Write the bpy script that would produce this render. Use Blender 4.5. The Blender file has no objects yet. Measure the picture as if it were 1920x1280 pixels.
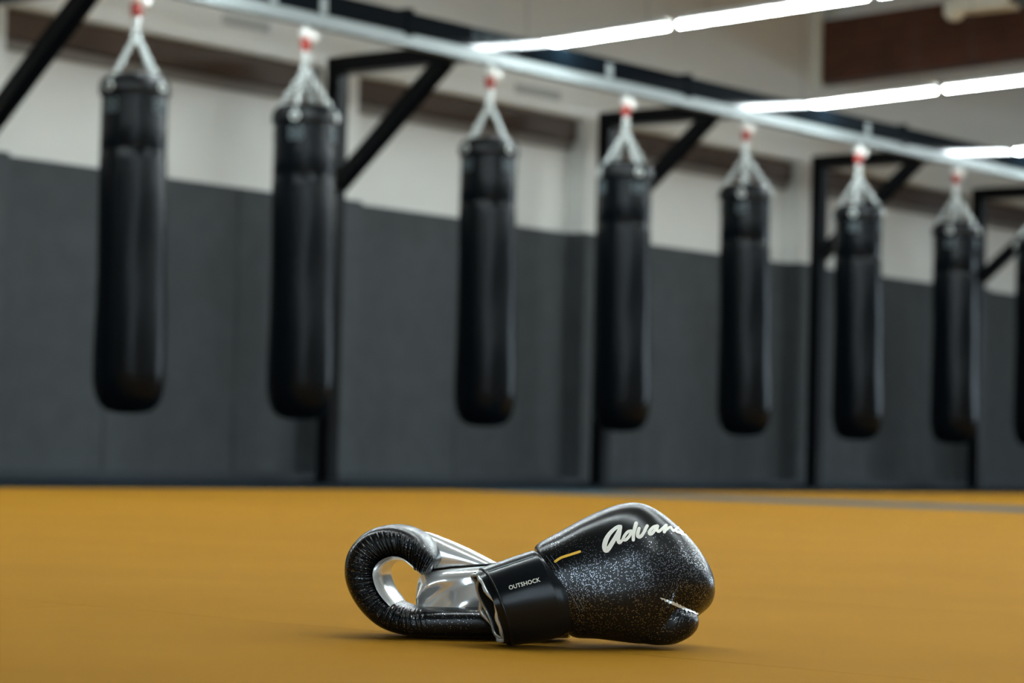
import bpy, bmesh, math, random
import numpy as np
from mathutils import Vector, Matrix
from mathutils.bvhtree import BVHTree

random.seed(7)
rng = np.random.default_rng(7)
scene = bpy.context.scene
COL = scene.collection

# ------------------------------------------------------------------ camera
FPX = 4600.0                       # focal length in pixels of a 1920 px wide frame
HC = 0.216                         # lens height over the mats
_vx, _vy, _s = 4714.0, 940.0, 0.025
_a = (_vx - 960) + (_vy - 640) * _s
_b = -(_vx - 960) * 960 + (_vy - 640) * (_vy - _s * _vx - 640) + FPX * FPX
_x2 = -_b / _a
_y2 = _vy - _s * (_vx - _x2)
AX = np.array([_vx - 960, _vy - 640, FPX]); AX /= np.linalg.norm(AX)
AY = np.array([_x2 - 960, _y2 - 640, FPX]); AY /= np.linalg.norm(AY)
AZ = np.cross(AX, AY)
if AZ[1] > 0: AZ = -AZ
R = np.array([AX, AY, AZ])         # image axes (right, down, forward) -> world
CAM = np.array([0.0, 0.0, HC])
cam_data = bpy.data.cameras.new('camera')
cam = bpy.data.objects.new('camera', cam_data); COL.objects.link(cam)
m = Matrix.Identity(4)
for i in range(3):
    m[i][0] = R[i, 0]; m[i][1] = -R[i, 1]; m[i][2] = -R[i, 2]; m[i][3] = CAM[i]
cam.matrix_world = m
cam_data.sensor_width = 36.0
cam_data.lens = 36.0 * FPX / 1920.0
cam_data.clip_start = 0.05; cam_data.clip_end = 200
cam_data.dof.use_dof = True
cam_data.dof.focus_distance = 2.74
cam_data.dof.aperture_fstop = 5.9
cam_data.dof.aperture_blades = 9
scene.camera = cam

# ------------------------------------------------------------------ world, exposure
world = bpy.data.worlds.new('world'); scene.world = world
world.use_nodes = True
world.node_tree.nodes['Background'].inputs[0].default_value = (0.05, 0.055, 0.06, 1)
world.node_tree.nodes['Background'].inputs[1].default_value = 0.3
scene.view_settings.view_transform = 'Standard'
scene.view_settings.look = 'None'
scene.view_settings.exposure = 1.45
scene.view_settings.gamma = 1.0
scene.view_settings.use_curve_mapping = False
scene.cycles.max_bounces = 7
scene.cycles.diffuse_bounces = 5
LAMP_STRENGTH = 39.0
LAMP_COLOR = (0.86, 0.97, 1.0)
WINDOW_STRENGTH = 1.7
WINDOW_COLOR = (0.72, 0.88, 1.0)

# ------------------------------------------------------------------ helpers
def ray(px, py):
    d = R @ np.array([px - 960, py - 640, FPX]); return d / np.linalg.norm(d)
def tag(o, label=None, cat=None, group=None, kind=None):
    if label: o['label'] = label
    if cat: o['category'] = cat
    if group: o['group'] = group
    if kind: o['kind'] = kind
    return o
def empty(name, loc=(0, 0, 0), rot=(0, 0, 0)):
    o = bpy.data.objects.new(name, None); COL.objects.link(o)
    o.location = loc; o.rotation_euler = rot; o.empty_display_size = 0.05
    return o
def link(name, mesh, parent=None, loc=None):
    o = bpy.data.objects.new(name, mesh); COL.objects.link(o)
    if parent is not None: o.parent = parent
    if loc is not None: o.location = loc
    return o
def mesh_of(name, verts, faces, mat, smooth=False):
    me = bpy.data.meshes.new(name)
    me.from_pydata([tuple(map(float, v)) for v in verts], [], [tuple(map(int, f)) for f in faces])
    if not isinstance(mat, (list, tuple)): mat = [mat]
    for mm in mat: me.materials.append(mm)
    if smooth: me.polygons.foreach_set('use_smooth', [True] * len(me.polygons))
    me.update()
    return me
def bm_mesh(name, bm, mat, smooth=False):
    me = bpy.data.meshes.new(name)
    bmesh.ops.recalc_face_normals(bm, faces=bm.faces)
    bm.to_mesh(me); bm.free(); me.materials.append(mat)
    if smooth: me.polygons.foreach_set('use_smooth', [True] * len(me.polygons))
    return me
def box_bm(bm, lo, hi, bevel=0.0):
    r = bmesh.ops.create_cube(bm, size=1.0)
    vs = r['verts']
    for v in vs:
        v.co = Vector([lo[i] + (v.co[i] + .5) * (hi[i] - lo[i]) for i in range(3)])
    if bevel > 0:
        es = list({e for v in vs for e in v.link_edges})
        bmesh.ops.bevel(bm, geom=es, offset=bevel, segments=2, affect='EDGES')
def box(name, lo, hi, mat, bevel=0.0, parent=None, loc=None):
    bm = bmesh.new(); box_bm(bm, lo, hi, bevel)
    return link(name, bm_mesh(name, bm, mat), parent, loc)
def bar_bm(bm, p, q, w, h, up=(0, 0, 1), bevel=0.004):
    p = Vector(p); q = Vector(q); d = (q - p); L = d.length; d.normalize()
    s = d.cross(Vector(up))
    if s.length < 1e-5: s = Vector((1, 0, 0))
    s.normalize(); t = s.cross(d)
    r = bmesh.ops.create_cube(bm, size=1.0); vs = r['verts']
    for v in vs:
        v.co = p + d * ((v.co.x + .5) * L) + s * (v.co.y * w) + t * (v.co.z * h)
    if bevel > 0:
        es = list({e for v in vs for e in v.link_edges})
        bmesh.ops.bevel(bm, geom=es, offset=bevel, segments=2, affect='EDGES')
def bar(name, p, q, w, h, mat, parent=None, bevel=0.004):
    bm = bmesh.new(); bar_bm(bm, p, q, w, h, bevel=bevel)
    return link(name, bm_mesh(name, bm, mat), parent)
def grid_faces(nu, nv, closed_v=True, off=0):
    f = []
    for i in range(nu - 1):
        for j in range(nv if closed_v else nv - 1):
            k = (j + 1) % nv
            f.append((off + i * nv + j, off + (i + 1) * nv + j, off + (i + 1) * nv + k, off + i * nv + k))
    return f
def tube(pts, rad, n=8, closed=False):
    """verts, faces of a round tube along pts (rad: number or list)"""
    P = np.asarray(pts, float); N = len(P)
    if np.isscalar(rad): rad = [rad] * N
    if closed: T = np.roll(P, -1, 0) - np.roll(P, 1, 0)
    else: T = np.gradient(P, axis=0)
    T /= np.linalg.norm(T, axis=1)[:, None] + 1e-12
    nrm = np.cross(T[0], [0.31, 0.2, 0.93]); nrm /= np.linalg.norm(nrm)
    V = []
    for i in range(N):
        nrm = nrm - T[i] * np.dot(nrm, T[i]); nrm /= np.linalg.norm(nrm)
        b = np.cross(T[i], nrm)
        for j in range(n):
            a = 2 * math.pi * j / n
            V.append(P[i] + rad[i] * (nrm * math.cos(a) + b * math.sin(a)))
    F = grid_faces(N, n)
    if closed:
        for j in range(n): F.append(((N - 1) * n + j, j, (j + 1) % n, (N - 1) * n + (j + 1) % n))
    else:
        F.append(tuple(range(n))[::-1]); F.append(tuple((N - 1) * n + j for j in range(n)))
    return V, F
def lathe(prof, n=48, cap=True):
    V = []; 
    for r, z in prof:
        for j in range(n):
            a = 2 * math.pi * j / n; V.append((r * math.cos(a), r * math.sin(a), z))
    F = grid_faces(len(prof), n)
    if cap:
        F.append(tuple(range(n))); F.append(tuple((len(prof) - 1) * n + j for j in range(n))[::-1])
    return V, F
def fix_normals(me):
    bm = bmesh.new(); bm.from_mesh(me); bmesh.ops.recalc_face_normals(bm, faces=bm.faces); bm.to_mesh(me); bm.free()
    return me
class Acc:
    def __init__(s): s.V = []; s.F = []
    def add(s, VF):
        o = len(s.V); s.V += list(VF[0]); s.F += [tuple(o + i for i in f) for f in VF[1]]
    def mesh(s, name, mat, smooth=True): return fix_normals(mesh_of(name, s.V, s.F, mat, smooth))

# ------------------------------------------------------------------ materials
def mat(name, color, rough=0.5, metal=0.0, spec=0.5, coat=0.0, noise=None, bump=None):
    """noise: (scale, amount) colour mottling; bump: (scale, strength, distance)"""
    M = bpy.data.materials.new(name); M.use_nodes = True
    nt = M.node_tree; b = nt.nodes['Principled BSDF']
    b.inputs['Base Color'].default_value = (*color, 1)
    b.inputs['Roughness'].default_value = rough
    b.inputs['Metallic'].default_value = metal
    b.inputs['Specular IOR Level'].default_value = spec
    b.inputs['Coat Weight'].default_value = coat
    b.inputs['Coat Roughness'].default_value = 0.15
    tc = nt.nodes.new('ShaderNodeTexCoord')
    if noise:
        n = nt.nodes.new('ShaderNodeTexNoise'); n.inputs['Scale'].default_value = noise[0]
        n.inputs['Detail'].default_value = 5
        nt.links.new(tc.outputs['Object'], n.inputs['Vector'])
        r = nt.nodes.new('ShaderNodeMapRange')
        r.inputs['From Min'].default_value = .3; r.inputs['From Max'].default_value = .7
        r.inputs['To Min'].default_value = 1 - noise[1]; r.inputs['To Max'].default_value = 1 + noise[1]
        nt.links.new(n.outputs['Fac'], r.inputs['Value'])
        mx = nt.nodes.new('ShaderNodeVectorMath'); mx.operation = 'SCALE'
        mx.inputs[0].default_value = color
        nt.links.new(r.outputs['Result'], mx.inputs['Scale'])
        nt.links.new(mx.outputs['Vector'], b.inputs['Base Color'])
    if bump:
        n = nt.nodes.new('ShaderNodeTexNoise'); n.inputs['Scale'].default_value = bump[0]
        n.inputs['Detail'].default_value = 4
        nt.links.new(tc.outputs['Object'], n.inputs['Vector'])
        bp = nt.nodes.new('ShaderNodeBump'); bp.inputs['Strength'].default_value = bump[1]
        bp.inputs['Distance'].default_value = bump[2]
        nt.links.new(n.outputs['Fac'], bp.inputs['Height'])
        nt.links.new(bp.outputs['Normal'], b.inputs['Normal'])
    return M
def emit(name, color, strength):
    M = bpy.data.materials.new(name); M.use_nodes = True
    nt = M.node_tree; nt.nodes.clear()
    e = nt.nodes.new('ShaderNodeEmission'); o = nt.nodes.new('ShaderNodeOutputMaterial')
    e.inputs[0].default_value = (*color, 1); e.inputs[1].default_value = strength
    nt.links.new(e.outputs[0], o.inputs[0])
    return M

M_ORANGE = mat('orange_mat_vinyl', (0.285, 0.135, 0.0125), 0.85, spec=0.02, noise=(2.2, 0.05), bump=(900, 0.12, 0.0006))
M_DARKMAT = mat('slate_mat_vinyl', (0.062, 0.086, 0.094), 0.85, spec=0.02, noise=(3, 0.06))
M_BORDER = mat('charcoal_border_mat', (0.014, 0.021, 0.027), 0.85, spec=0.02, noise=(3, 0.06))
M_SUB = mat('subfloor', (0.08, 0.06, 0.04), 0.8)
M_WHITE = mat('white_wall_paint', (0.76, 0.77, 0.73), 0.7, noise=(1.3, 0.03), bump=(60, 0.1, 0.002))
M_CEIL = mat('ceiling_paint', (0.26, 0.26, 0.25), 0.8)
M_SIDE = mat('grey_hall_wall', (0.20, 0.21, 0.21), 0.8)
M_PAD = mat('grey_wall_pad_fabric', (0.060, 0.068, 0.072), 0.75, spec=0.25, noise=(7, 0.10), bump=(200, 0.3, 0.002))
M_SKIRT = mat('dark_skirting', (0.018, 0.025, 0.032), 0.6)
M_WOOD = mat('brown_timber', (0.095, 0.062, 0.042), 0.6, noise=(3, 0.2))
M_LINTEL_SHADE = mat('grey_lintel_shade', (0.26, 0.24, 0.22), 0.7)
M_GLULAM = mat('red_brown_glulam', (0.08, 0.024, 0.010), 0.55, noise=(4, 0.25))
M_STEEL = mat('black_steel', (0.002, 0.003, 0.004), 0.4, spec=0.15)
M_BEAM = mat('dark_beam_gloss', (0.003, 0.006, 0.009), 0.06, spec=0.35)
M_RAIL = mat('aluminium_rail', (0.23, 0.26, 0.26), 0.5, metal=0.3)
M_CHROME = mat('zinc_chain', (0.72, 0.78, 0.76), 0.4, metal=0.6)
M_HOOK = mat('zinc_hook_glare', (0.88, 0.90, 0.86), 0.35, metal=0.2)  # zinc whitened: lamp reflections put into the colour
M_RED = mat('red_swivel', (0.34, 0.035, 0.025), 0.4)
M_BAG = mat('black_bag_leather', (0.0014, 0.0026, 0.0038), 0.24, spec=0.15, bump=(14, 0.10, 0.008))
M_BAGTOP = mat('black_bag_collar', (0.003, 0.004, 0.005), 0.4, spec=0.25)
M_PRINT = mat('pale_print', (0.16, 0.21, 0.23), 0.5)
M_HOUSING = mat('lamp_housing', (0.6, 0.6, 0.56), 0.5)
M_LAMP = emit('lamp_diffuser', LAMP_COLOR, LAMP_STRENGTH)
M_UNIT = mat('white_unit_enamel', (0.75, 0.75, 0.66), 0.45)
M_UNITG = mat('grey_unit_metal', (0.07, 0.08, 0.085), 0.5)
M_VENT = mat('grey_vent', (0.55, 0.56, 0.53), 0.6)
M_SLAT = mat('grey_vent_slat', (0.38, 0.38, 0.36), 0.6)
M_LEATHER = mat('black_glove_leather', (0.003, 0.004, 0.005), 0.25, spec=0.3, bump=(900, 0.12, 0.0006))
M_STRAP = mat('black_strap_leather', (0.003, 0.005, 0.007), 0.22, spec=0.3, bump=(700, 0.08, 0.0005))
M_LINING = mat('dark_lining', (0.012, 0.012, 0.013), 0.9)
M_SILVER = mat('silver_palm_leather', (0.92, 0.94, 0.93), 0.18, metal=0.66, bump=(40, 0.10, 0.004))
M_PIPING = mat('silver_piping', (0.75, 0.80, 0.83), 0.3, metal=0.6)
M_LOGO = mat('white_print', (0.80, 0.80, 0.72), 0.5)
M_YELLOW = mat('yellow_print', (0.85, 0.50, 0.06), 0.5)
M_STITCH = mat('grey_stitch', (0.16, 0.20, 0.22), 0.6)
M_HEM = mat('dark_hem_stitch', (0.07, 0.095, 0.13), 0.5)

def speckled(name, near_dir, dens=0.42):
    """black leather with metallic flakes; the flakes thin out by a noise field"""
    M = mat(name, (0.002, 0.003, 0.004), 0.24, spec=0.32, bump=(900, 0.10, 0.0006))
    nt = M.node_tree; b = nt.nodes['Principled BSDF']
    tc = nt.nodes.new('ShaderNodeTexCoord')
    vo = nt.nodes.new('ShaderNodeTexVoronoi'); vo.inputs['Scale'].default_value = 740
    nt.links.new(tc.outputs['Object'], vo.inputs['Vector'])
    lt = nt.nodes.new('ShaderNodeMath'); lt.operation = 'LESS_THAN'; lt.inputs[1].default_value = 0.36
    nt.links.new(vo.outputs['Distance'], lt.inputs[0])
    sep = nt.nodes.new('ShaderNodeSeparateColor'); nt.links.new(vo.outputs['Color'], sep.inputs[0])
    no = nt.nodes.new('ShaderNodeTexNoise'); no.inputs['Scale'].default_value = 26; no.inputs['Detail'].default_value = 3
    nt.links.new(tc.outputs['Object'], no.inputs['Vector'])
    # printed flakes fade out towards one edge of the panel
    dt = nt.nodes.new('ShaderNodeVectorMath'); dt.operation = 'DOT_PRODUCT'
    dt.inputs[1].default_value = near_dir[:3]
    nt.links.new(tc.outputs['Object'], dt.inputs[0])
    mr = nt.nodes.new('ShaderNodeMapRange'); mr.inputs['From Min'].default_value = near_dir[3]; mr.inputs['From Max'].default_value = near_dir[4]
    mr.inputs['To Min'].default_value = 0.0; mr.inputs['To Max'].default_value = 1.0
    nt.links.new(dt.outputs['Value'], mr.inputs['Value'])
    nm = nt.nodes.new('ShaderNodeMapRange'); nm.inputs['From Min'].default_value = .3; nm.inputs['From Max'].default_value = .68
    nm.inputs['To Min'].default_value = dens * .35; nm.inputs['To Max'].default_value = dens * 1.5
    nt.links.new(no.outputs['Fac'], nm.inputs['Value'])
    m2 = nt.nodes.new('ShaderNodeMapRange'); m2.inputs['From Min'].default_value = -0.020; m2.inputs['From Max'].default_value = -0.070  # flakes sparser low down: the darker underside put into their density
    m2.inputs['To Min'].default_value = 0.40; m2.inputs['To Max'].default_value = 1.0
    nt.links.new(dt.outputs['Value'], m2.inputs['Value'])
    t0 = nt.nodes.new('ShaderNodeMath'); t0.operation = 'MULTIPLY'
    nt.links.new(nm.outputs['Result'], t0.inputs[0]); nt.links.new(m2.outputs['Result'], t0.inputs[1])
    th = nt.nodes.new('ShaderNodeMath'); th.operation = 'MULTIPLY'
    nt.links.new(t0.outputs[0], th.inputs[0]); nt.links.new(mr.outputs['Result'], th.inputs[1])
    sel = nt.nodes.new('ShaderNodeMath'); sel.operation = 'LESS_THAN'
    nt.links.new(sep.outputs[0], sel.inputs[0]); nt.links.new(th.outputs[0], sel.inputs[1])
    mk = nt.nodes.new('ShaderNodeMath'); mk.operation = 'MULTIPLY'
    nt.links.new(lt.outputs[0], mk.inputs[0]); nt.links.new(sel.outputs[0], mk.inputs[1])
    mx = nt.nodes.new('ShaderNodeMix'); mx.data_type = 'RGBA'
    mx.inputs['A'].default_value = (0.002, 0.003, 0.004, 1); mx.inputs['B'].default_value = (0.36, 0.38, 0.43, 1)
    nt.links.new(mk.outputs[0], mx.inputs['Factor']); nt.links.new(mx.outputs['Result'], b.inputs['Base Color'])
    mt = nt.nodes.new('ShaderNodeMath'); mt.operation = 'MULTIPLY'; mt.inputs[1].default_value = 0.95
    nt.links.new(mk.outputs[0], mt.inputs[0]); nt.links.new(mt.outputs[0], b.inputs['Metallic'])
    return M

# ------------------------------------------------------------------ the hall
DW = 10.69            # front of the wall pads in the bays
XL, XR, YF = -3.2, 30.0, -6.6
ZC = 4.7
def struct(o): o['kind'] = 'structure'; return o
floor = struct(box('floor', (XL, YF, -0.20), (XR, DW + 0.5, -0.041), M_SUB))
ceiling = struct(box('ceiling', (XL, YF, ZC), (XR, DW + 0.5, ZC + 0.15), M_CEIL))
wall_back = struct(box('wall_back', (XL, DW + 0.04, -0.041), (XR, DW + 0.34, ZC), M_WHITE))
struct(box('wall_front', (XL, YF - 0.2, -0.041), (XR, YF, ZC), M_SIDE))
struct(box('wall_left', (XL - 0.2, YF, -0.041), (XL, DW + 0.3, ZC), M_SIDE))
struct(box('wall_right', (XR, YF, -0.041), (XR + 0.2, DW + 0.3, ZC), M_SIDE))

# tall frosted windows: the corner behind the photographer and the far end of the hall
M_PANE = emit('daylit_pane', WINDOW_COLOR, WINDOW_STRENGTH)
M_PANE_E = emit('daylit_pane_sunny_side', WINDOW_COLOR, WINDOW_STRENGTH * 1.2)
M_FRAME = mat('window_frame', (0.05, 0.055, 0.06), 0.5)
WIN = [((XL, y, 0.45), 0.0) for y in (-5.5, -3.6, -1.7)] + [((x, YF, 0.45), math.pi / 2) for x in (-2.1, -0.2)] \
    + [((XR, y, 0.45), math.pi) for y in (-5.2, -3.3, -1.4, 0.5, 2.4, 4.3)]
for n, (p, rz) in enumerate(WIN):
    w = struct(empty('window_%d' % (n + 1), p, (0, 0, rz)))
    for a, b in ((0.0, 1.15), (1.20, 2.4)):
        box('pane', (0.001, -0.84, a + 0.04), (0.012, 0.84, b), M_PANE if rz < 3 else M_PANE_E, 0, w)
    for lo, hi in (((0, -0.9, 0), (0.05, -0.84, 2.46)), ((0, 0.84, 0), (0.05, 0.9, 2.46)), ((0, -0.84, 0), (0.05, 0.84, 0.04)),
                   ((0, -0.84, 1.15), (0.05, 0.84, 1.24)), ((0, -0.84, 2.40), (0.05, 0.84, 2.46))):
        box('frame_bar', lo, hi, M_FRAME, 0, w)

# floor mats: orange rolls with a slate strip and a slate border under the bags
PX, X0 = 1.02, 2.16
PL, Y0 = 2.04, 8.60
g = 0.0002
mats = {}
def mat_mesh(w, l, M):
    k = (round(w, 3), round(l, 3), M.name)
    if k not in mats:
        bm = bmesh.new(); box_bm(bm, (g, g, -0.04), (w - g, l - g, 0.0), 0.0004)
        mats[k] = bm_mesh('floor_mat', bm, M)
    return mats[k]
kx0, kx1 = -5, 26
for i in range(kx0, kx1):
    x, w = X0 + PX * i, PX
    strip = (i == 8)
    if strip: x -= 0.24; w += 0.24           # the slate strip is a wider roll
    if i == 7: w -= 0.24
    for j in range(-7, 1):
        if j == 0:
            link('floor_mat', mat_mesh(w, DW - Y0 - 0.03, M_BORDER), floor, (x, Y0, 0))
        else:
            link('floor_mat', mat_mesh(w, PL, M_DARKMAT if strip else M_ORANGE), floor, (x, Y0 + PL * j, 0))

# wall: pilasters, fascia, bays with grey pads and a timber lintel
PIL = [2.62, 5.42, 8.22, 11.05, 13.73, 16.555, 19.33, 22.1, 24.9, 27.7]
PW = 0.32
PADH = 1.775
for x in PIL:
    box('pilaster', (x, DW - 0.10, 0.0), (x + PW, DW + 0.04, 2.58), M_WHITE, 0.004, wall_back)
    box('wall_pad', (x - 0.03, DW - 0.14, 0.02), (x + PW + 0.03, DW + 0.02, PADH), M_PAD, 0.01, wall_back)
box('fascia', (XL, DW - 0.10, 2.58), (XR, DW + 0.04, ZC), M_WHITE, 0, wall_back)
trim_n = 1
seams = [9.41 + 1.03 * k for k in range(-8, 18)]
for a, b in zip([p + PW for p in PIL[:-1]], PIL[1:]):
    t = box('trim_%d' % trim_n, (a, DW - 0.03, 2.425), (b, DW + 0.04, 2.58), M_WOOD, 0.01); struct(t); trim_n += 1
    box('lintel_shade', (a, DW + 0.0, 2.36), (b, DW + 0.04, 2.425), M_LINTEL_SHADE, 0.015, t)  # added grey strip standing for the soft shade below the lintel
    xs = [a] + [s for s in seams if a + 0.25 < s < b - 0.25] + [b]
    for p, q in zip(xs[:-1], xs[1:]):
        box('wall_pad', (p + 0.0012, DW, 0.02), (q - 0.0012, DW + 0.04, PADH), M_PAD, 0.007, wall_back)
struct(box('baseboard_back', (XL, DW - 0.16, 0.0), (XR, DW - 0.141, 0.05), M_SKIRT))
for x0, x1, z, w in ((10.15, 10.55, 2.755, 'first bay'), (12.93, 13.43, 2.705, 'second bay')):
    v = empty('wall_vent', ((x0 + x1) / 2, DW - 0.10, z))
    L = (x1 - x0) / 2
    box('frame', (-L, -0.012, -0.035), (L, -0.001, 0.035), M_VENT, 0.003, v)
    for k in range(4):
        box('slat', (-L + 0.02, -0.018, -0.026 + 0.014 * k), (L - 0.02, -0.012, -0.018 + 0.014 * k), M_SLAT, 0, v)
    tag(v, 'faint grey vent slot on the white fascia ' + ('between the first and second bags' if w == 'first bay' else 'between the third and fourth bags'), 'vent', 'wall vents')

# glulam roof beams with a pale shoe at the wall
def roof_beam(x, label):
    o = empty('roof_beam', (x, DW - 0.10, 0))
    bm = bmesh.new()
    s = 0.036
    L = 16.0
    vs = [bm.verts.new(v) for v in ((0, 0, 3.245), (0.2, 0, 3.245), (0.2, 0, 3.745), (0, 0, 3.745),
                                    (0, -L, 3.245 + s * L), (0.2, -L, 3.245 + s * L), (0.2, -L, 3.745 + s * L), (0, -L, 3.745 + s * L))]
    for f in ((0, 1, 2, 3), (7, 6, 5, 4), (0, 4, 5, 1), (1, 5, 6, 2), (2, 6, 7, 3), (3, 7, 4, 0)): bm.faces.new([vs[i] for i in f])
    me = bm_mesh('timber', bm, M_GLULAM); tmb = link('timber', me, o)
    for z in (3.345, 3.445, 3.545, 3.645):      # glue lines between the lamellas
        bar('glue_line', (-0.0015, -0.01, z), (-0.0015, -L, z + s * L), 0.004, 0.004, M_WOOD, tmb, 0)
    box('steel_shoe', (-0.055, -0.06, 3.2), (-0.002, -0.002, 3.9), M_UNIT, 0.004, o)
    box('steel_shoe', (0.202, -0.06, 3.2), (0.255, -0.002, 3.9), M_UNIT, 0.004, o)
    tag(o, label, 'beam')
    return o
roof_beam(16.76, 'dark red-brown glued timber roof beam at upper right')

# ------------------------------------------------------------------ lamps
LZ0, LSLOPE, LSEG = 2.705, 0.033, 1.345
def lamp_meshes():
    n = 9; w = 0.024; L = LSEG - 0.09
    V = []; 
    for y in (0, -L):
        for j in range(n):
            a = math.pi + math.pi * j / (n - 1)
            V.append((w * math.cos(a), y, 0.024 * math.sin(a)))
    F = [(j, j + 1, n + j + 1, n + j) for j in range(n - 1)]
    F.append(tuple(range(n))[::-1]); F.append(tuple(n + j for j in range(n)))
    dif = fix_normals(mesh_of('diffuser', V, F, M_LAMP))
    bm = bmesh.new(); box_bm(bm, (-0.030, -L - 0.004, 0.001), (0.030, 0.004, 0.04), 0.004)
    # added reflector wings on both sides, to keep light off the upper wall
    for sx in (-1, 1):
        vs = [bm.verts.new(v) for v in ((sx * 0.022, 0, 0.0), (sx * 0.085, 0, -0.004), (sx * 0.085, 0, 0.001), (sx * 0.022, 0, 0.006),
                                        (sx * 0.022, -L, 0.0), (sx * 0.085, -L, -0.004), (sx * 0.085, -L, 0.001), (sx * 0.022, -L, 0.006))]
        for f in ((0, 1, 2, 3), (7, 6, 5, 4), (0, 4, 5, 1), (1, 5, 6, 2), (2, 6, 7, 3), (3, 7, 4, 0)): bm.faces.new([vs[i] for i in f])
    hou = bm_mesh('housing', bm, M_HOUSING)
    bm = bmesh.new(); box_bm(bm, (-0.0012, -0.0012, 0.04), (0.0012, 0.0012, 1.5))
    sus = bm_mesh('suspension_wire', bm, M_UNITG)
    return dif, hou, sus
DIF, HOU, SUS = lamp_meshes()
ROWS = [(11.62 + 2.98 * k, j) for k, j in ((-3, 8.3), (-2, 8.3), (-1, 8.3), (0, 8.30), (1, 8.205), (2, 7.90))]
in_view = {(0, 0): 'white tube lamp whose end reaches the rack beam above the third punching bag',
           (0, 1): 'long white tube lamp at top centre, just before the red-brown roof beam',
           (0, 2): 'white tube lamp cut by the top edge, over the red-brown roof beam',
           (1, 0): 'white tube lamp under the roof beam, meeting the rack above the fifth bag',
           (1, 1): 'white tube lamp under the roof beam, cut off by the right edge',
           (2, 0): 'white tube lamp meeting the rack beam beyond the seventh bag at the right edge'}
for ri, (x, yj) in enumerate(ROWS):
    k = ri - 3
    for s in range(13):
        y = yj + LSEG - LSEG * s - 0.017
        if y - LSEG < YF: break
        z = LZ0 + LSLOPE * (9.3 - y)
        o = empty('tube_lamp', (x, y, z), (-math.atan(LSLOPE), 0, 0))
        link('housing', HOU, o); link('diffuser', DIF, o)
        if s < 3 and -1 <= k <= 3:
            link('suspension_wire', SUS, o, (0, -0.2, 0)); link('suspension_wire', SUS, o, (0, -LSEG + 0.23, 0))
        if (k, s) in in_view: tag(o, in_view[(k, s)], 'lamp', 'tube lamps in view')
        else: tag(o, 'white tube lamp of the hall, out of the picture overhead', 'lamp', 'tube lamps out of the picture')

# white heater hanging under the roof in the upper right corner
h = empty('ceiling_heater', (15.0, 8.1, 3.28))
V, F = lathe([(0.04, -0.02), (0.075, 0.02), (0.075, 0.12), (0.05, 0.14)], 20)
box('hood', (-0.12, -0.22, 0.045), (0.12, 0.22, 0.30), M_UNIT, 0.03, h)
o = link('nozzle', fix_normals(mesh_of('nozzle', V, F, M_UNIT, True)), h, (0, 0.26, 0.02))
box('side_panel', (-0.10, -0.72, 0.06), (0.10, -0.21, 0.30), M_UNITG, 0.01, h)
box('hanger', (-0.02, -0.05, 0.30), (0.02, 0.0, 1.40), M_UNITG, 0, h)
tag(h, 'white unit hanging under the roof in the upper right corner', 'heater')

# ------------------------------------------------------------------ rack
YR = 9.20
rack = empty('bag_rack', (8.0, YR, 0))
tag(rack, 'black steel wall rack with posts, braces and a silver rail carrying the bags', 'rack')
RX0, RX1 = 4.0, 24.5
def rk(name, lo, hi, M, bev=0.004):
    return box(name, [lo[0] - 8.0, lo[1] - YR, lo[2]], [hi[0] - 8.0, hi[1] - YR, hi[2]], M, bev, rack)
rk('top_beam', (RX0, YR - 0.05, 2.55), (RX1, YR + 0.05, 2.672), M_BEAM, 0.008)
# C-shaped rail under the beam
bm = bmesh.new()
for lo, hi in (((RX0, -0.035, 2.535), (RX1, 0.035, 2.549)), ((RX0, -0.035, 2.482), (RX1, -0.029, 2.535)), ((RX0, 0.029, 2.482), (RX1, 0.035, 2.535)),
               ((RX0, -0.029, 2.482), (RX1, -0.010, 2.488)), ((RX0, 0.010, 2.482), (RX1, 0.029, 2.488))):
    box_bm(bm, (lo[0] - 8, lo[1], lo[2]), (hi[0] - 8, hi[1], hi[2]))
link('rail', bm_mesh('rail', bm, M_RAIL), rack)
POSTS = [8.10, 10.80, 13.53, 16.29, 18.86, 21.5]
YP = 10.24
for x in POSTS:
    rk('post', (x - 0.05, YP - 0.05, 0.012), (x + 0.05, YP + 0.05, 2.58), M_STEEL, 0.006)
    rk('base_plate', (x - 0.11, YP - 0.11, 0.0), (x + 0.11, YP + 0.11, 0.012), M_STEEL, 0.003)
    for sx in (-1, 1):                       # gussets at the foot
        bm = bmesh.new()
        pr = [(sx * 0.05, 0.012), (sx * 0.10, 0.012), (sx * 0.055, 0.36), (sx * 0.05, 0.36)]
        a = [bm.verts.new((x - 8 + p, YP - YR - 0.006, z)) for p, z in pr]; b = [bm.verts.new((x - 8 + p, YP - YR + 0.006, z)) for p, z in pr]
        bm.faces.new(a); bm.faces.new(b[::-1])
        for i in range(4): bm.faces.new((a[i], b[i], b[(i + 1) % 4], a[(i + 1) % 4]))
        link('gusset', bm_mesh('gusset', bm, M_STEEL), rack)
    bar('arm', (x - 8, YP - YR - 0.05, 2.53), (x - 8, 0.037, 2.53), 0.10, 0.10, M_STEEL, rack, 0.005)
    bar('brace', (x - 8, YP - YR - 0.03, 1.80), (x - 8, 0.17, 2.50), 0.085, 0.085, M_STEEL, rack, 0.005)
    rk('clamp', (x - 0.60, YR - 0.058, 2.535), (x - 0.545, YR + 0.058, 2.690), M_BEAM, 0.004)
for x in (9.14, 9.52, 12.09, 15.18, 18.2):
    rk('hanger_plate', (x - 0.03, YR - 0.060, 2.55), (x + 0.03, YR - 0.0505, 2.64), M_RAIL, 0.004)
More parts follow.
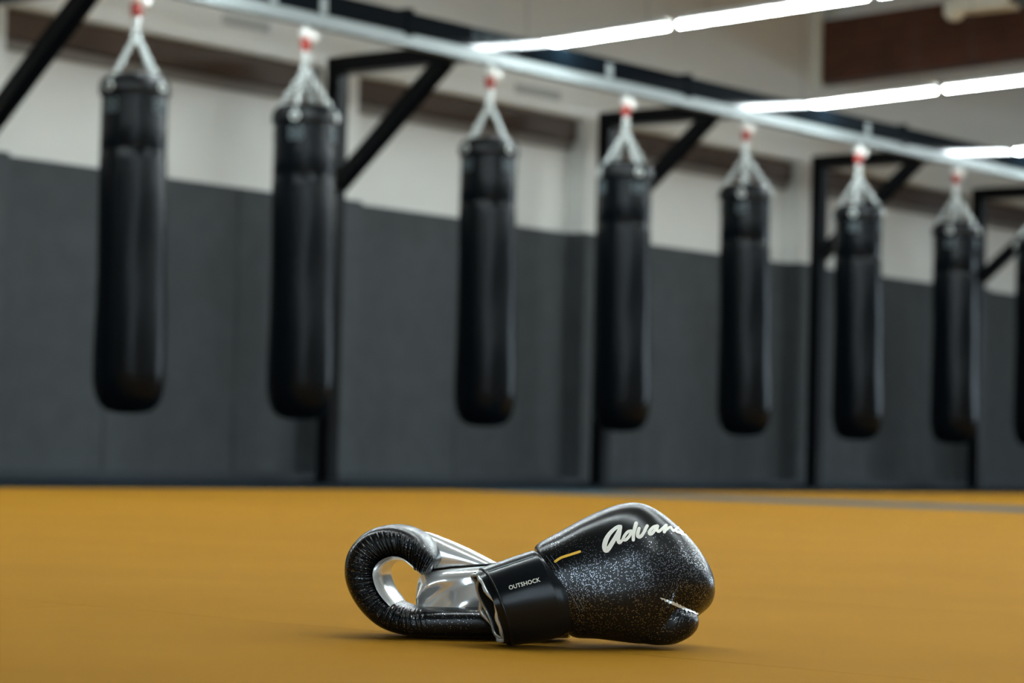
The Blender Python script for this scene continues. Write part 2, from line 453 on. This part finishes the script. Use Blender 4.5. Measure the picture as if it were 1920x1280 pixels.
# pale maker's print on the beam
bm = bmesh.new()
for k, (x, w) in enumerate(((10.80, 0.05), (10.88, 0.04), (10.95, 0.05), (11.03, 0.05), (11.10, 0.035), (11.17, 0.05))):
    for zz in (2.575, 2.622):
        ring, ff = tube([(x - 8 + w * .45 * math.cos(a), -0.0515, zz + 0.022 + 0.018 * math.sin(a)) for a in np.linspace(0, 2 * math.pi, 14, endpoint=False)], 0.003, 5, True)
        vs = [bm.verts.new(tuple(v)) for v in ring]
        for f in ff: bm.faces.new([vs[i] for i in f])
link('print', bm_mesh('print', bm, M_PRINT), rack)

# ------------------------------------------------------------------ punching bags
ZT = 2.485            # hanging point under the rail
def bag_meshes():
    out = {}
    def Z(z): return z - ZT
    prof = [(0.0, Z(0.356)), (0.06, Z(0.358)), (0.115, Z(0.372)), (0.150, Z(0.405)), (0.170, Z(0.455)), (0.180, Z(0.52))]
    for k in range(1, 25):
        t = k / 24; z = 0.52 + t * (1.66 - 0.52)
        prof.append((0.180 - 0.014 * t + 0.002 * math.sin(9 * t), Z(z)))
    prof += [(0.1652, Z(1.664)), (0.1652, Z(1.668)), (0.1665, Z(1.673)), (0.1655, Z(1.80)), (0.165, Z(1.90)), (0.167, Z(1.945))]
    V, F = lathe(prof, 56, cap=False)
    V = np.array(V)
    V[:, :2] *= (1 + 0.008 * np.sin(3 * np.arctan2(V[:, 1], V[:, 0]) + 6 * V[:, 2]) + 0.006 * np.sin(5 * np.arctan2(V[:, 1], V[:, 0]) - 11 * V[:, 2]))[:, None]
    out['body'] = fix_normals(mesh_of('body', V, F, M_BAG, True))
    V, F = lathe([(0.168, Z(1.94)), (0.176, Z(1.945)), (0.178, Z(1.965)), (0.176, Z(2.00)), (0.170, Z(2.012)), (0.150, Z(2.035)), (0.125, Z(2.046)), (0.0, Z(2.046))], 48, cap=False)
    out['collar'] = fix_normals(mesh_of('collar', V, F, M_BAGTOP, True))
    # one chain from the collar to the ring, along +x
    A = Acc(); p = np.array([0.176, 0, Z(1.985)]); q = np.array([0.012, 0, Z(2.235)])
    n = 9; d = (q - p) / np.linalg.norm(q - p); L = np.linalg.norm(q - p); side = np.array([0, 1.0, 0]); up = np.cross(d, side)
    for i in range(n):
        c = p + d * L * (i + .5) / n; a1, a2 = (side, up) if i % 2 else (up, side)
        A.add(tube([c + d * (0.022 * math.cos(t)) + a1 * (0.013 * math.sin(t)) for t in np.linspace(0, 2 * math.pi, 10, endpoint=False)], 0.0048, 5, True))
    A.add(tube([p + np.array([0.008, 0, -0.012]) + side * (0.022 * math.cos(t)) + np.array([0, 0, 1]) * (0.02 * math.sin(t)) for t in np.linspace(0, 2 * math.pi, 12, endpoint=False)], 0.005, 6, True))
    out['chain'] = A.mesh('chain', M_CHROME)
    A = Acc()
    A.add(tube([(0.022 * math.cos(t), 0, Z(2.25) + 0.024 * math.sin(t)) for t in np.linspace(0, 2 * math.pi, 14, endpoint=False)], 0.007, 6, True))
    A.add(tube([(0, 0.020 * math.cos(t), Z(2.288) + 0.026 * math.sin(t)) for t in np.linspace(0, 2 * math.pi, 14, endpoint=False)], 0.007, 6, True))
    V, F = lathe([(0.006, Z(2.30)), (0.02, Z(2.306)), (0.022, Z(2.33)), (0.012, Z(2.345))], 16); A.add((V, F))
    out['ring'] = A.mesh('ring', M_CHROME)
    V, F = lathe([(0.012, Z(2.335)), (0.026, Z(2.345)), (0.030, Z(2.40)), (0.018, Z(2.418))], 18)
    out['swivel'] = fix_normals(mesh_of('swivel', V, F, M_RED, True))
    A = Acc()
    V, F = lathe([(0.008, Z(2.405)), (0.024, Z(2.412)), (0.040, Z(2.436)), (0.030, Z(2.464)), (0.008, Z(2.472)), (0.008, Z(2.4845))], 18); A.add((V, F))
    V, F = lathe([(0.002, -0.032), (0.024, -0.026), (0.036, 0.0), (0.024, 0.026), (0.002, 0.032)], 16)
    A.add(([(v[0] + 0.036, v[2] - 0.016, v[1] + Z(2.420)) for v in V], F))
    out['trolley_hook'] = A.mesh('trolley_hook', M_HOOK)
    # small pale emblem: two rings over two rings, lying on the collar seam
    A = Acc()
    for cx, cz in ((-0.022, 1.90), (0.022, 1.90), (-0.022, 1.862), (0.022, 1.862)):
        pts = []
        for t in np.linspace(0, 2 * math.pi, 12, endpoint=False):
            a = (cx + 0.015 * math.cos(t)) / 0.168
            pts.append((0.1675 * math.sin(a), -0.1675 * math.cos(a), Z(cz + 0.015 * math.sin(t))))
        A.add(tube(pts, 0.0028, 5, True))
    out['emblem'] = A.mesh('emblem', M_PRINT)
    return out
BM = bag_meshes()
#   x top, x bottom, turn of the chains against the line of sight (degrees)
BAGS = [(8.234, 8.262, 47), (9.453, 9.484, -17), (11.004, 11.03, 42), (12.350, 12.37, 28), (13.704, 13.75, -8), (15.160, 15.20, -12), (16.579, 16.61, -14), (17.915, 17.95, 20)]
ords = ['leftmost black punching bag, the nearest and largest, hanging clear of any post',
        'second black punching bag from the left, half covering the first full post',
        'third black punching bag from the left, hanging alone just before the lamp meets the beam',
        'fourth black punching bag from the left, in front of the second full post',
        'fifth black punching bag from the left, hanging between two posts',
        'sixth black punching bag from the left, just beyond the third full post',
        'seventh black punching bag, next to last at the far end of the row',
        'farthest black punching bag, cut off by the right edge of the picture']
def add_bag(i, xt, xb, rel, label):
    yaw = math.atan2(-YR, -xt) + math.radians(rel)
    a = -(xb - xt) / 1.64
    o = empty('punching_bag', (xt - (xb - xt) * 0.25, YR, ZT + 0.0), (0, a, 0))
    bd = link('body', BM['body'], o); link('collar', BM['collar'], o)
    for k in range(4):
        c = link('chain', BM['chain'], o); c.rotation_euler = (0, 0, yaw + k * math.pi / 2)
    for nme in ('ring', 'swivel', 'trolley_hook'): link(nme, BM[nme], o)
    for k in range(4):
        e = link('emblem', BM['emblem'], bd); e.rotation_euler = (0, 0, yaw + (k + 1) * math.pi / 2)
    tag(o, label, 'punching bag', 'punching bags on the rail')
for i, b in enumerate(BAGS): add_bag(i, *b, ords[i])

# ------------------------------------------------------------------ gloves
FWD = np.array([R[0, 2], R[1, 2], 0.0]); FWD /= np.linalg.norm(FWD)       # horizontal, away from the lens
RGT = np.array([FWD[1], -FWD[0], 0.0])
UP = np.array([0, 0, 1.0])
class Stage:
    """a vertical plane through O facing the lens: u to the right, v away, w up"""
    def __init__(s, O): s.O = np.array(O, float)
    def uw(s, p, v=0.0):
        d = ray(*p); t = (np.dot(s.O - CAM, FWD) + v) / np.dot(d, FWD); P = CAM + d * t - s.O
        return np.array([np.dot(P, RGT), P[2]])
    def loc(s, u, v, w): return u * RGT + v * FWD + w * UP
def pchip(xs, ys, x):
    """smooth interpolation through stations (Catmull-Rom with limited tangents)"""
    xs = np.asarray(xs, float); ys = np.asarray(ys, float)
    m = np.gradient(ys, xs, axis=0)
    i = np.clip(np.searchsorted(xs, x, 'right') - 1, 0, len(xs) - 2)
    h = (xs[i + 1] - xs[i]); t = ((x - xs[i]) / h)
    if ys.ndim > 1: t = t[:, None]; h = h[:, None]
    return (2*t**3-3*t**2+1)*ys[i] + (t**3-2*t**2+t)*h*m[i] + (-2*t**3+3*t**2)*ys[i+1] + (t**3-t**2)*h*m[i+1]
def loft(stage, st, nu, nv, skew=0.0, fn=None, th0=0.0, th1=2 * math.pi, grow=0.0):
    """st rows: (top px, bottom px, near depth, far depth, depth centre, exponent).  Returns (nu,nv,3) local points, (u, theta)"""
    D = []
    for tp, bt, na, fa, vc, e in st:
        a = stage.uw(tp, vc); b = stage.uw(bt, vc); D.append([a[0], a[1], b[0], b[1], na, fa, vc, e])
    D = np.array(D); x = np.linspace(0, len(st) - 1, nu)
    D = pchip(np.arange(len(st)), D, x)
    closed = abs(th1 - th0 - 2 * math.pi) < 1e-6
    th = np.linspace(th0, th1, nv, endpoint=not closed)
    U, T = np.meshgrid(x, th, indexing='ij')
    c, s = np.cos(T), np.sin(T)
    e = D[:, 7][:, None]
    C = np.sign(c) * np.abs(c) ** (2 / e); S = np.sign(s) * np.abs(s) ** (2 / e)
    cu = (D[:, 0] + D[:, 2])[:, None] / 2; cw = (D[:, 1] + D[:, 3])[:, None] / 2
    hu = (D[:, 0] - D[:, 2])[:, None] / 2; hw = (D[:, 1] - D[:, 3])[:, None] / 2
    if grow:
        hl = np.sqrt(hu**2 + hw**2) + 1e-9; k = (hl + grow) / hl; hu = hu * k; hw = hw * k
    na = D[:, 4][:, None] + grow; fa = D[:, 5][:, None] + grow; vc = D[:, 6][:, None]
    dep = np.where(C > 0, na, fa) * C
    if fn is not None:
        ks, kd = fn(U, T); S = S * ks; dep = dep + kd
    u = cu + hu * S + skew * dep; w = cw + hw * S; v = vc - dep
    P = u[..., None] * RGT + v[..., None] * FWD + w[..., None] * UP
    return P, x, th
def surf(name, P, mats_, closed=True, cap=True, slot=None):
    nu, nv = P.shape[:2]
    V = P.reshape(-1, 3); F = grid_faces(nu, nv, closed)
    if cap and closed:
        F.append(tuple(range(nv))); F.append(tuple((nu - 1) * nv + j for j in range(nv))[::-1])
    me = mesh_of(name, V, F, mats_, True)
    if slot is not None:
        for k, p in enumerate(me.polygons):
            if k < (nu - 1) * nv: p.material_index = slot(k // nv, k % nv)
    return fix_normals(me)
def rest_on_floor(root):
    lo = min(v.co.z for c in root.children_recursive if c.type == 'MESH' for v in c.data.vertices)
    root.location.z -= lo - 0.0005
    return lo

# ---- glove in front: cuff to the left, fist to the right, back of the hand to the lens
def ground(px, py):
    d = ray(px, py); return CAM + d * (-HC / d[2])
SA = Stage(ground(948, 1212))
gA = empty('boxing_glove', SA.O)
tag(gA, 'black speckled boxing glove in front, white script on its back and lettered cuff', 'boxing glove', 'pair of boxing gloves')
stA = [((1022, 1052), (1064, 1176), .030, .030, 0.0060, 2.2), ((1006, 1038), (1066, 1190), .042, .042, 0.0075, 2.3), ((1004, 1030), (1072, 1197), .049, .049, 0.0090, 2.4),
       ((1015, 1020), (1086, 1200), .053, .053, 0.0120, 2.5), ((1052, 1000), (1118, 1201), .058, .060, 0.0180, 2.6), ((1100, 974), (1160, 1206), .062, .065, 0.0270, 2.7),
       ((1150, 953), (1200, 1210), .064, .068, 0.0375, 2.7), ((1191, 946), (1238, 1206), .064, .068, 0.0465, 2.6), ((1226, 957), (1264, 1190), .062, .066, 0.0540, 2.45),
       ((1266, 987), (1290, 1170), .058, .060, 0.0600, 2.35), ((1300, 1022), (1312, 1154), .049, .050, 0.0645, 2.25), ((1324, 1057), (1328, 1140), .035, .036, 0.0675, 2.1),
       ((1335, 1083), (1336, 1124), .018, .018, 0.0690, 2.0), ((1338, 1101), (1338, 1104), .001, .001, 0.0690, 2.0)]
PA, _, _ = loft(SA, stA, 90, 72, skew=0.10)
thA = [((1150, 1155), (1155, 1190), .008, .010, 0.0180, 2), ((1172, 1140), (1177, 1202), .022, .02, 0.0200, 2.4), ((1200, 1128), (1206, 1210), .029, .03, 0.0220, 2.9),
       ((1230, 1122), (1236, 1213), .032, .034, 0.0240, 3.2), ((1262, 1128), (1265, 1210), .031, .034, 0.0260, 3.2), ((1290, 1141), (1290, 1199), .026, .03, 0.0280, 2.9),
       ((1306, 1155), (1305, 1186), .015, .016, 0.0300, 2.3), ((1311, 1169), (1311, 1172), .001, .001, 0.0300, 2)]
PT, _, _ = loft(SA, thA, 50, 48)
A = Acc()
def cap_surf(P):
    nu, nv = P.shape[:2]; F = grid_faces(nu, nv)
    F.append(tuple(range(nv))); F.append(tuple((nu - 1) * nv + j for j in range(nv))[::-1])
    return P.reshape(-1, 3), F
A.add(cap_surf(PA)); 
tmpA = bpy.data.objects.new('tmp', A.mesh('tmp', M_LEATHER)); COL.objects.link(tmpA)
A = Acc(); A.add(cap_surf(PT))
tmpB = bpy.data.objects.new('tmp2', A.mesh('tmp2', M_LEATHER)); COL.objects.link(tmpB)
md = tmpA.modifiers.new('u', 'BOOLEAN'); md.operation = 'UNION'; md.object = tmpB; md.solver = 'EXACT'
md = tmpA.modifiers.new('r', 'REMESH'); md.mode = 'VOXEL'; md.voxel_size = 0.0017; md.use_smooth_shade = True
md = tmpA.modifiers.new('s', 'SMOOTH'); md.factor = 0.5; md.iterations = 9
bpy.context.view_layer.update()
dg = bpy.context.evaluated_depsgraph_get()
meA = bpy.data.meshes.new_from_object(tmpA.evaluated_get(dg))
bpy.data.objects.remove(tmpA); bpy.data.objects.remove(tmpB)
meA.name = 'hand_padding'; meA.materials.clear()
M_SPECK = speckled('speckled_black_leather', (0.0, 0.0, -1.0, -0.132, -0.090), 0.58)
meA.materials.append(M_SPECK)
# pull wrinkles into the fold between fist and thumb
co = np.zeros(len(meA.vertices) * 3); meA.vertices.foreach_get('co', co); co = co.reshape(-1, 3)
no = np.zeros(len(meA.vertices) * 3); meA.vertices.foreach_get('normal', no); no = no.reshape(-1, 3)
f0 = SA.uw((1245, 1128)); f1 = SA.uw((1308, 1155))
uw = np.stack([co @ RGT, co[:, 2]], 1); dd = f1 - f0; t = np.clip(((uw - f0) @ dd) / (dd @ dd), 0, 1.1)
dist = np.linalg.norm(uw - f0 - t[:, None] * dd, axis=1)
amp = 0.0011 * np.exp(-(dist / 0.013) ** 2) * (co @ FWD < 0.0)
co += no * (amp * np.sin(t * 46 + 5 * np.sin(t * 9)))[:, None]
meA.vertices.foreach_set('co', co.ravel()); meA.update()
handA = link('hand_padding', meA, gA)
bvhA = BVHTree.FromPolygons([v.co.copy() for v in meA.vertices], [tuple(p.vertices) for p in meA.polygons])

# cuff
stC = [((892, 1077), (941, 1210), .043, .043, .0, 2.1), ((915, 1068), (966, 1210), .045, .045, 0, 2.2), ((960, 1052), (1010, 1204), .046, .046, 0, 2.2),
       ((1000, 1039), (1052, 1196), .045, .045, 0, 2.2), ((1030, 1040), (1075, 1185), .040, .040, 0, 2.2)]
def wave(U, T):
    return 1.0 + 0 * U, 0.0016 * np.sin(3 * T + 0.5) * np.exp(-U * 1.6) + 0.0008 * np.sin(7 * T)* np.exp(-U * 1.6)
PC, _, _ = loft(SA, stC, 30, 64, skew=0.20, fn=wave)
cuffA = link('cuff', surf('cuff', PC, M_STRAP, cap=False), gA)
PI, _, _ = loft(SA, stC, 30, 64, skew=0.20, fn=wave, grow=-0.006)
lin = surf('cuff_lining', PI[:22], M_LINING, cap=False)
link('cuff_lining', lin, cuffA)
ringp = (PC[0] + PI[0]) / 2
k = np.arange(64) * 2 * math.pi / 64
ringp = ringp + (0.0022 * np.sin(5 * k + 0.8) + 0.0014 * np.sin(9 * k))[:, None] * RGT
V, F = tube(ringp, 0.0023, 8, True)
link('rim_piping', fix_normals(mesh_of('rim_piping', V, F, M_PIPING, True)), cuffA)
ring2 = PI[0] * 0.82 + PI[3] * 0.18; ring2 = ring2 * 0.985 + ring2.mean(0) * 0.015
V, F = tube(ring2 + (0.0018 * np.sin(4 * k))[:, None] * RGT, 0.0018, 6, True)
link('lining_seam', fix_normals(mesh_of('lining_seam', V, F, M_PIPING, True)), cuffA)
# hook-and-loop strap over the cuff
stS = [((904, 1070), (955, 1213), .0465, .0465, 0, 2.2), ((909, 1067), (960, 1213.5), .0475, .0475, 0, 2.2), ((960, 1049), (1010, 1207), .0485, .0485, 0, 2.2),
       ((996, 1037), (1050, 1198), .0475, .0475, 0, 2.2), ((1000, 1038), (1053, 1196), .0465, .0465, 0, 2.2)]
PS, _, _ = loft(SA, stS, 40, 72, skew=0.20)
meS = surf('strap', PS, M_STRAP, cap=False); strap = link('strap', meS, gA)
bvhS = BVHTree.FromPolygons([v.co.copy() for v in meS.vertices], [tuple(p.vertices) for p in meS.polygons])
V, F = tube(PS[0], 0.0016, 6, True)
link('strap_edge', fix_normals(mesh_of('strap_edge', V, F, M_STRAP, True)), strap)

def cast(bvh, px, lift, stage=SA):
    o = Vector(CAM - stage.O); d = Vector(ray(*px))
    h = bvh.ray_cast(o, d)
    if h[0] is None: return None
    n = h[1]
    if n.dot(d) > 0: n = -n
    return np.array(h[0] + n * lift)
def ribbon(bvh, pts, width, lift=0.0004, sub=6, rows=5):
    """a print stroke of given pixel width laid on the surface"""
    P = np.array(pts, float); n = len(P)
    x = np.linspace(0, n - 1, (n - 1) * sub + 1)
    Q = pchip(np.arange(n), P, x); Wd = np.interp(x, np.arange(n), width if not np.isscalar(width) else [width] * n)
    T = np.gradient(Q, axis=0); T /= np.linalg.norm(T, axis=1)[:, None] + 1e-9; N = np.stack([-T[:, 1], T[:, 0]], 1)
    # round ends
    e0 = [(-math.cos(a) , math.sin(a)) for a in (0.35, 0.8, 1.2)]
    L = [(Q[0] - T[0] * Wd[0] / 2 * math.cos(a), N[0], Wd[0] * math.sin(a)) for a in (0.3, 0.7, 1.1)]
    L += [(Q[i], N[i], Wd[i]) for i in range(len(Q))]
    L += [(Q[-1] + T[-1] * Wd[-1] / 2 * math.cos(a), N[-1], Wd[-1] * math.sin(a)) for a in (1.1, 0.7, 0.3)]
    V = []; idx = {}
    for i, (q, nn, w) in enumerate(L):
        for j in range(rows):
            h = cast(bvh, q + nn * w * (j / (rows - 1) - .5), lift)
            if h is not None: idx[(i, j)] = len(V); V.append(h)
    F = []
    for i in range(len(L) - 1):
        for j in range(rows - 1):
            ks = [(i, j), (i + 1, j), (i + 1, j + 1), (i, j + 1)]
            if all(k_ in idx for k_ in ks):
                f = [idx[k_] for k_ in ks]
                if max(np.linalg.norm(V[f[0]] - V[f[2]]), np.linalg.norm(V[f[1]] - V[f[3]])) < 0.006: F.append(tuple(f))
    return V, F
def C5(pts): return [(1100 + x / 9.6, 970 + y / 9.6) for x, y in pts]
logo = [([(612, 205), (560, 210), (480, 265), (400, 350), (345, 450), (318, 560), (340, 635), (385, 610), (450, 510), (530, 380), (580, 280), (608, 205)], [4.5, 5, 5.5, 6.5, 7.5, 7.5, 7, 7, 7, 6.5, 6, 5]),
        ([(606, 215), (585, 330), (565, 440), (585, 495), (625, 465), (665, 410)], [5.5, 6, 6, 5, 4.5, 4]),
        ([(800, 285), (740, 300), (680, 370), (655, 435), (700, 445), (760, 385), (800, 310)], 4.6),
        ([(888, 150), (862, 240), (840, 350), (836, 445)], [6, 5.6, 5.2, 5]),
        ([(940, 240), (918, 320), (920, 380), (965, 385), (1020, 320), (1060, 240), (1085, 195)], [5, 5.4, 5.6, 5.4, 4.8, 4.8, 5]),
        ([(1265, 195), (1200, 215), (1140, 275), (1125, 330), (1165, 335), (1225, 270), (1270, 205)], 4.8),
        ([(1275, 200), (1262, 260), (1290, 295), (1350, 250), (1420, 185)], 4.4),
        ([(1425, 185), (1405, 250), (1395, 300)], 5),
        ([(1395, 295), (1450, 245), (1505, 215), (1530, 250), (1560, 280), (1590, 262)], 4),
        ([(1640, 225), (1600, 250), (1620, 295), (1680, 315)], 4),
        ([(1680, 315), (1730, 300), (1720, 270), (1690, 290), (1710, 340), (1770, 350)], 3.4)]
A = Acc()
for pts, w in logo: A.add(ribbon(bvhA, C5(pts), np.array(w) * 1.22 if not np.isscalar(w) else w * 1.22))
link('script_print', A.mesh('script_print', M_LOGO), handA)['label'] = 'bold white brush-script lettering'
A = Acc(); A.add(ribbon(bvhA, [(1041, 1057), (1052, 1050), (1070, 1044), (1087, 1038.5)], 4.6, 0.0005))
link('line_print', A.mesh('line_print', M_YELLOW), handA)['label'] = 'short yellow line'
# cuff lettering
cu = bpy.data.curves.new('t', 'FONT'); cu.body = 'OUTSHOCK'; cu.size = 1.0; cu.offset = 0.018; cu.resolution_u = 3; cu.space_character = 1.06
to = bpy.data.objects.new('t', cu); COL.objects.link(to); bpy.context.view_layer.update()
tm = bpy.data.meshes.new_from_object(to.evaluated_get(bpy.context.evaluated_depsgraph_get())); bpy.data.objects.remove(to)
bm = bmesh.new(); bm.from_mesh(tm)
bmesh.ops.triangulate(bm, faces=bm.faces); bmesh.ops.subdivide_edges(bm, edges=bm.edges, cuts=1)
xs = [v.co.x for v in bm.verts]; x0, x1 = min(xs), max(xs); ok = []
ax = np.array([1013.5 - 955.0, 1094.0 - 1110.0]); ux = np.array([-2.0, -7.6])
for v in bm.verts:
    p = np.array([955.0, 1110.0]) + ax * (v.co.x - x0) / (x1 - x0) + ux * v.co.y / 0.72
    h = cast(bvhS, p, 0.0004)
    if h is not None: v.co = Vector(h)
me = bpy.data.meshes.new('lettering'); bm.to_mesh(me); bm.free(); me.materials.append(M_LOGO)
link('lettering', me, strap)['label'] = 'small white capital lettering'
# stitching on strap and along the hand's lower hem, in dashes laid on the leather
def stitches(bvh, p, q, n, w, bend=0.0):
    A = Acc(); p = np.array(p, float); q = np.array(q, float); nrm = np.array([-(q - p)[1], (q - p)[0]]); nrm /= np.linalg.norm(nrm)
    for i in range(n):
        a = (i + 0.1) / n; b = (i + 0.75) / n
        A.add(ribbon(bvh, [p + (q - p) * a + nrm * bend * 4 * a * (1 - a), p + (q - p) * b + nrm * bend * 4 * b * (1 - b)], w, 0.0005, 2, 3))
    return A
A = stitches(bvhS, (914, 1076), (1000, 1047), 26, 1.6)
link('stitching', A.mesh('stitching', M_STITCH), strap)
for off, nme in ((0, 'stitching'), (9, 'stitching')):
    A = stitches(bvhA, (1024 + off, 1046), (1087 + off, 1150), 34, 1.0, -3)
    link(nme, A.mesh(nme, M_HEM), handA)
A = Acc(); A.add(ribbon(bvhA, [(1238 + 69 * t, 1125 + 30 * t + 1.0 * math.sin(t * 55)) for t in np.linspace(0, 1, 22)], [(2 + 5 * math.sin(min(1, t * 1.15 + .05) * 2.6)) * (1.0 if q % 2 else 0.55) for q, t in enumerate(np.linspace(0, 1, 22))], 0.0007, 3))  # silver ribbon painted on as the lit top of the thumb under the fold
link('fold_highlight', A.mesh('fold_highlight', M_PIPING), handA)['label'] = 'painted pale highlight on the puckered fold between fist and thumb'

# ---- glove behind: rolled fist to the left, palm side to the lens
SB = Stage(ground(850, 1195.5))
gB = empty('boxing_glove', SB.O)
tag(gB, 'black boxing glove lying behind, curled fist and silver palm to the viewer', 'boxing glove', 'pair of boxing gloves')
curl = [((985, 1190), (985, 1140)), ((930, 1195), (930, 1137)), ((870, 1195), (870, 1136)), ((810, 1194), (798, 1137)), ((765, 1189), (770, 1135)), ((722, 1174), (748, 1125)), ((688, 1145), (734, 1110)),
        ((664, 1107), (725, 1091)), ((655, 1068), (722, 1072)), ((663, 1030), (728, 1059)), ((690, 998), (739, 1051)), ((727, 984), (753, 1047)), ((764, 986), (768, 1050)),
        ((796, 1001), (783, 1062)), ((816, 1023), (794, 1075)), ((825, 1046), (806, 1074)), ((821, 1060), (817, 1064))]
nd = [.040, .045, .048, .050, .052, .054, .055, .056, .056, .056, .055, .054, .052, .048, .040, .026, .002]
stB = [(o_, i_, n_, n_, 0.0, 3.1) for (o_, i_), n_ in zip(curl, nd)]
ph = rng.uniform(0, 6.28, 8)
def pucker(U, T):
    c = np.clip(np.cos(T), 0, 1); inn = np.clip(-np.sin(T) * 0.8 + 0.5, 0, 1)     # near face, inner half
    env = np.clip((U - 2.6) / 1.5, 0, 1) * np.clip((15.5 - U) / 1.5, 0, 1)
    w = np.sin(U * 26 + 1.6 * np.sin(U * 5 + ph[0]) + 0.8 * np.sin(2 * T + U)) + 0.7 * np.sin(U * 43 + ph[1] + 1.4 * np.sin(3 * U))
    s = 1.0 + 0.018 * w * env * inn * c
    d = 0.0017 * w * env * inn * (c ** 0.6)
    return s, d
PB, xb, tb = loft(SB, stB, 620, 80, skew=-0.14, fn=pucker)
M_SPECK2 = speckled('speckled_black_leather_lower', (0.0, 0, -1.0, -0.125, -0.085), 0.30)
meB = surf('finger_roll', PB, M_SPECK2)
rollB = link('finger_roll', meB, gB)
# silver lining on the inside of the roll
la = dict(skew=-0.14, th0=math.pi * 1.5 - 1.22, th1=math.pi * 1.5 + 0.95)
PL0, _, _ = loft(SB, stB, 260, 26, grow=-0.004, **la); PL1, _, _ = loft(SB, stB, 260, 26, grow=0.0024, **la)
ww = np.clip((np.arange(260) - 66) / 22.0, 0, 1); ww = (ww * ww * (3 - 2 * ww))[:, None, None]
PLn = PL0 * (1 - ww) + PL1 * ww
link('grip_lining', surf('grip_lining', PLn[66:215], M_SILVER, closed=False, cap=False), rollB)
# thumb and palm behind the grip
thB = [((975, 1085), (975, 1125), .012, .012, .035, 2), ((950, 1063), (952, 1100), .020, .020, .036, 2.1), ((925, 1051), (930, 1085), .024, .024, .036, 2.2), ((890, 1033), (893, 1080), .026, .026, .036, 2.2),
       ((855, 1017), (856, 1078), .027, .027, .036, 2.2), ((822, 1004), (822, 1080), .026, .026, .036, 2.2), ((798, 997), (796, 1080), .022, .022, .036, 2.2),
       ((783, 1004), (781, 1070), .014, .014, .036, 2.1), ((776, 1030), (776, 1050), .002, .002, .036, 2)]
PH, xh, thh = loft(SB, thB, 70, 48, skew=0.05)
link('thumb', surf('thumb', PH, [M_SILVER, M_LEATHER], slot=lambda i, j: 0 if math.cos(thh[j]) > -0.02 else 1), gB)
pmB = [((985, 1085), (985, 1180), .02, .02, .014, 2.2), ((945, 1066), (945, 1184), .026, .026, .014, 2.3), ((900, 1062), (900, 1185), .029, .029, .014, 2.4), ((860, 1064), (860, 1184), .029, .03, .014, 2.4), ((825, 1068), (825, 1182), .026, .03, .014, 2.3),
       ((800, 1073), (798, 1178), .020, .026, .014, 2.2), ((786, 1082), (785, 1170), .010, .016, .014, 2.1), ((780, 1115), (780, 1135), .001, .002, .014, 2)]
def palm_fold(U, T):
    c = np.clip(np.cos(T), 0, 1)
    return 1.0 + 0 * U, c * (0.0045 * np.sin(2.9 * np.sin(T) * 2 + 0.9 * U) + 0.0030 * np.sin(U * 2.3 + 1.0 + 2 * T))
PP, xp, thp = loft(SB, pmB, 80, 60, skew=0.05, fn=palm_fold)
palmB = link('palm', surf('palm', PP, M_SILVER), gB)
V, F = tube([SB.loc(SB.uw(p)[0], 0.0, SB.uw(p)[1]) + FWD * d for p, d in (((790, 1076), .005), ((815, 1068), -.006), ((845, 1063), -.012), ((885, 1060), -.012), ((930, 1057), -.012))], 0.0016, 6)
link('palm_seam', fix_normals(mesh_of('palm_seam', V, F, M_LEATHER, True)), palmB)
cfB = [((935, 1085), (935, 1190), .036, .036, .005, 2.2), ((960, 1082), (960, 1193), .042, .042, .005, 2.2), ((1040, 1080), (1040, 1196), .043, .043, .005, 2.2), ((1065, 1080), (1065, 1196), .042, .042, .005, 2.2)]
PCB, _, _ = loft(SB, cfB, 24, 48)
cuffB = link('cuff', surf('cuff', PCB, M_STRAP), gB)
PIB, _, _ = loft(SB, cfB[1:], 12, 48, grow=-0.006)
link('cuff_lining', surf('cuff_lining', PIB, M_LINING, cap=False), cuffB)
V, F = tube((PCB[-1] + PIB[-1]) / 2, 0.003, 6, True)
link('rim_piping', fix_normals(mesh_of('rim_piping', V, F, M_PIPING, True)), cuffB)
print('REST', rest_on_floor(gA), rest_on_floor(gB))
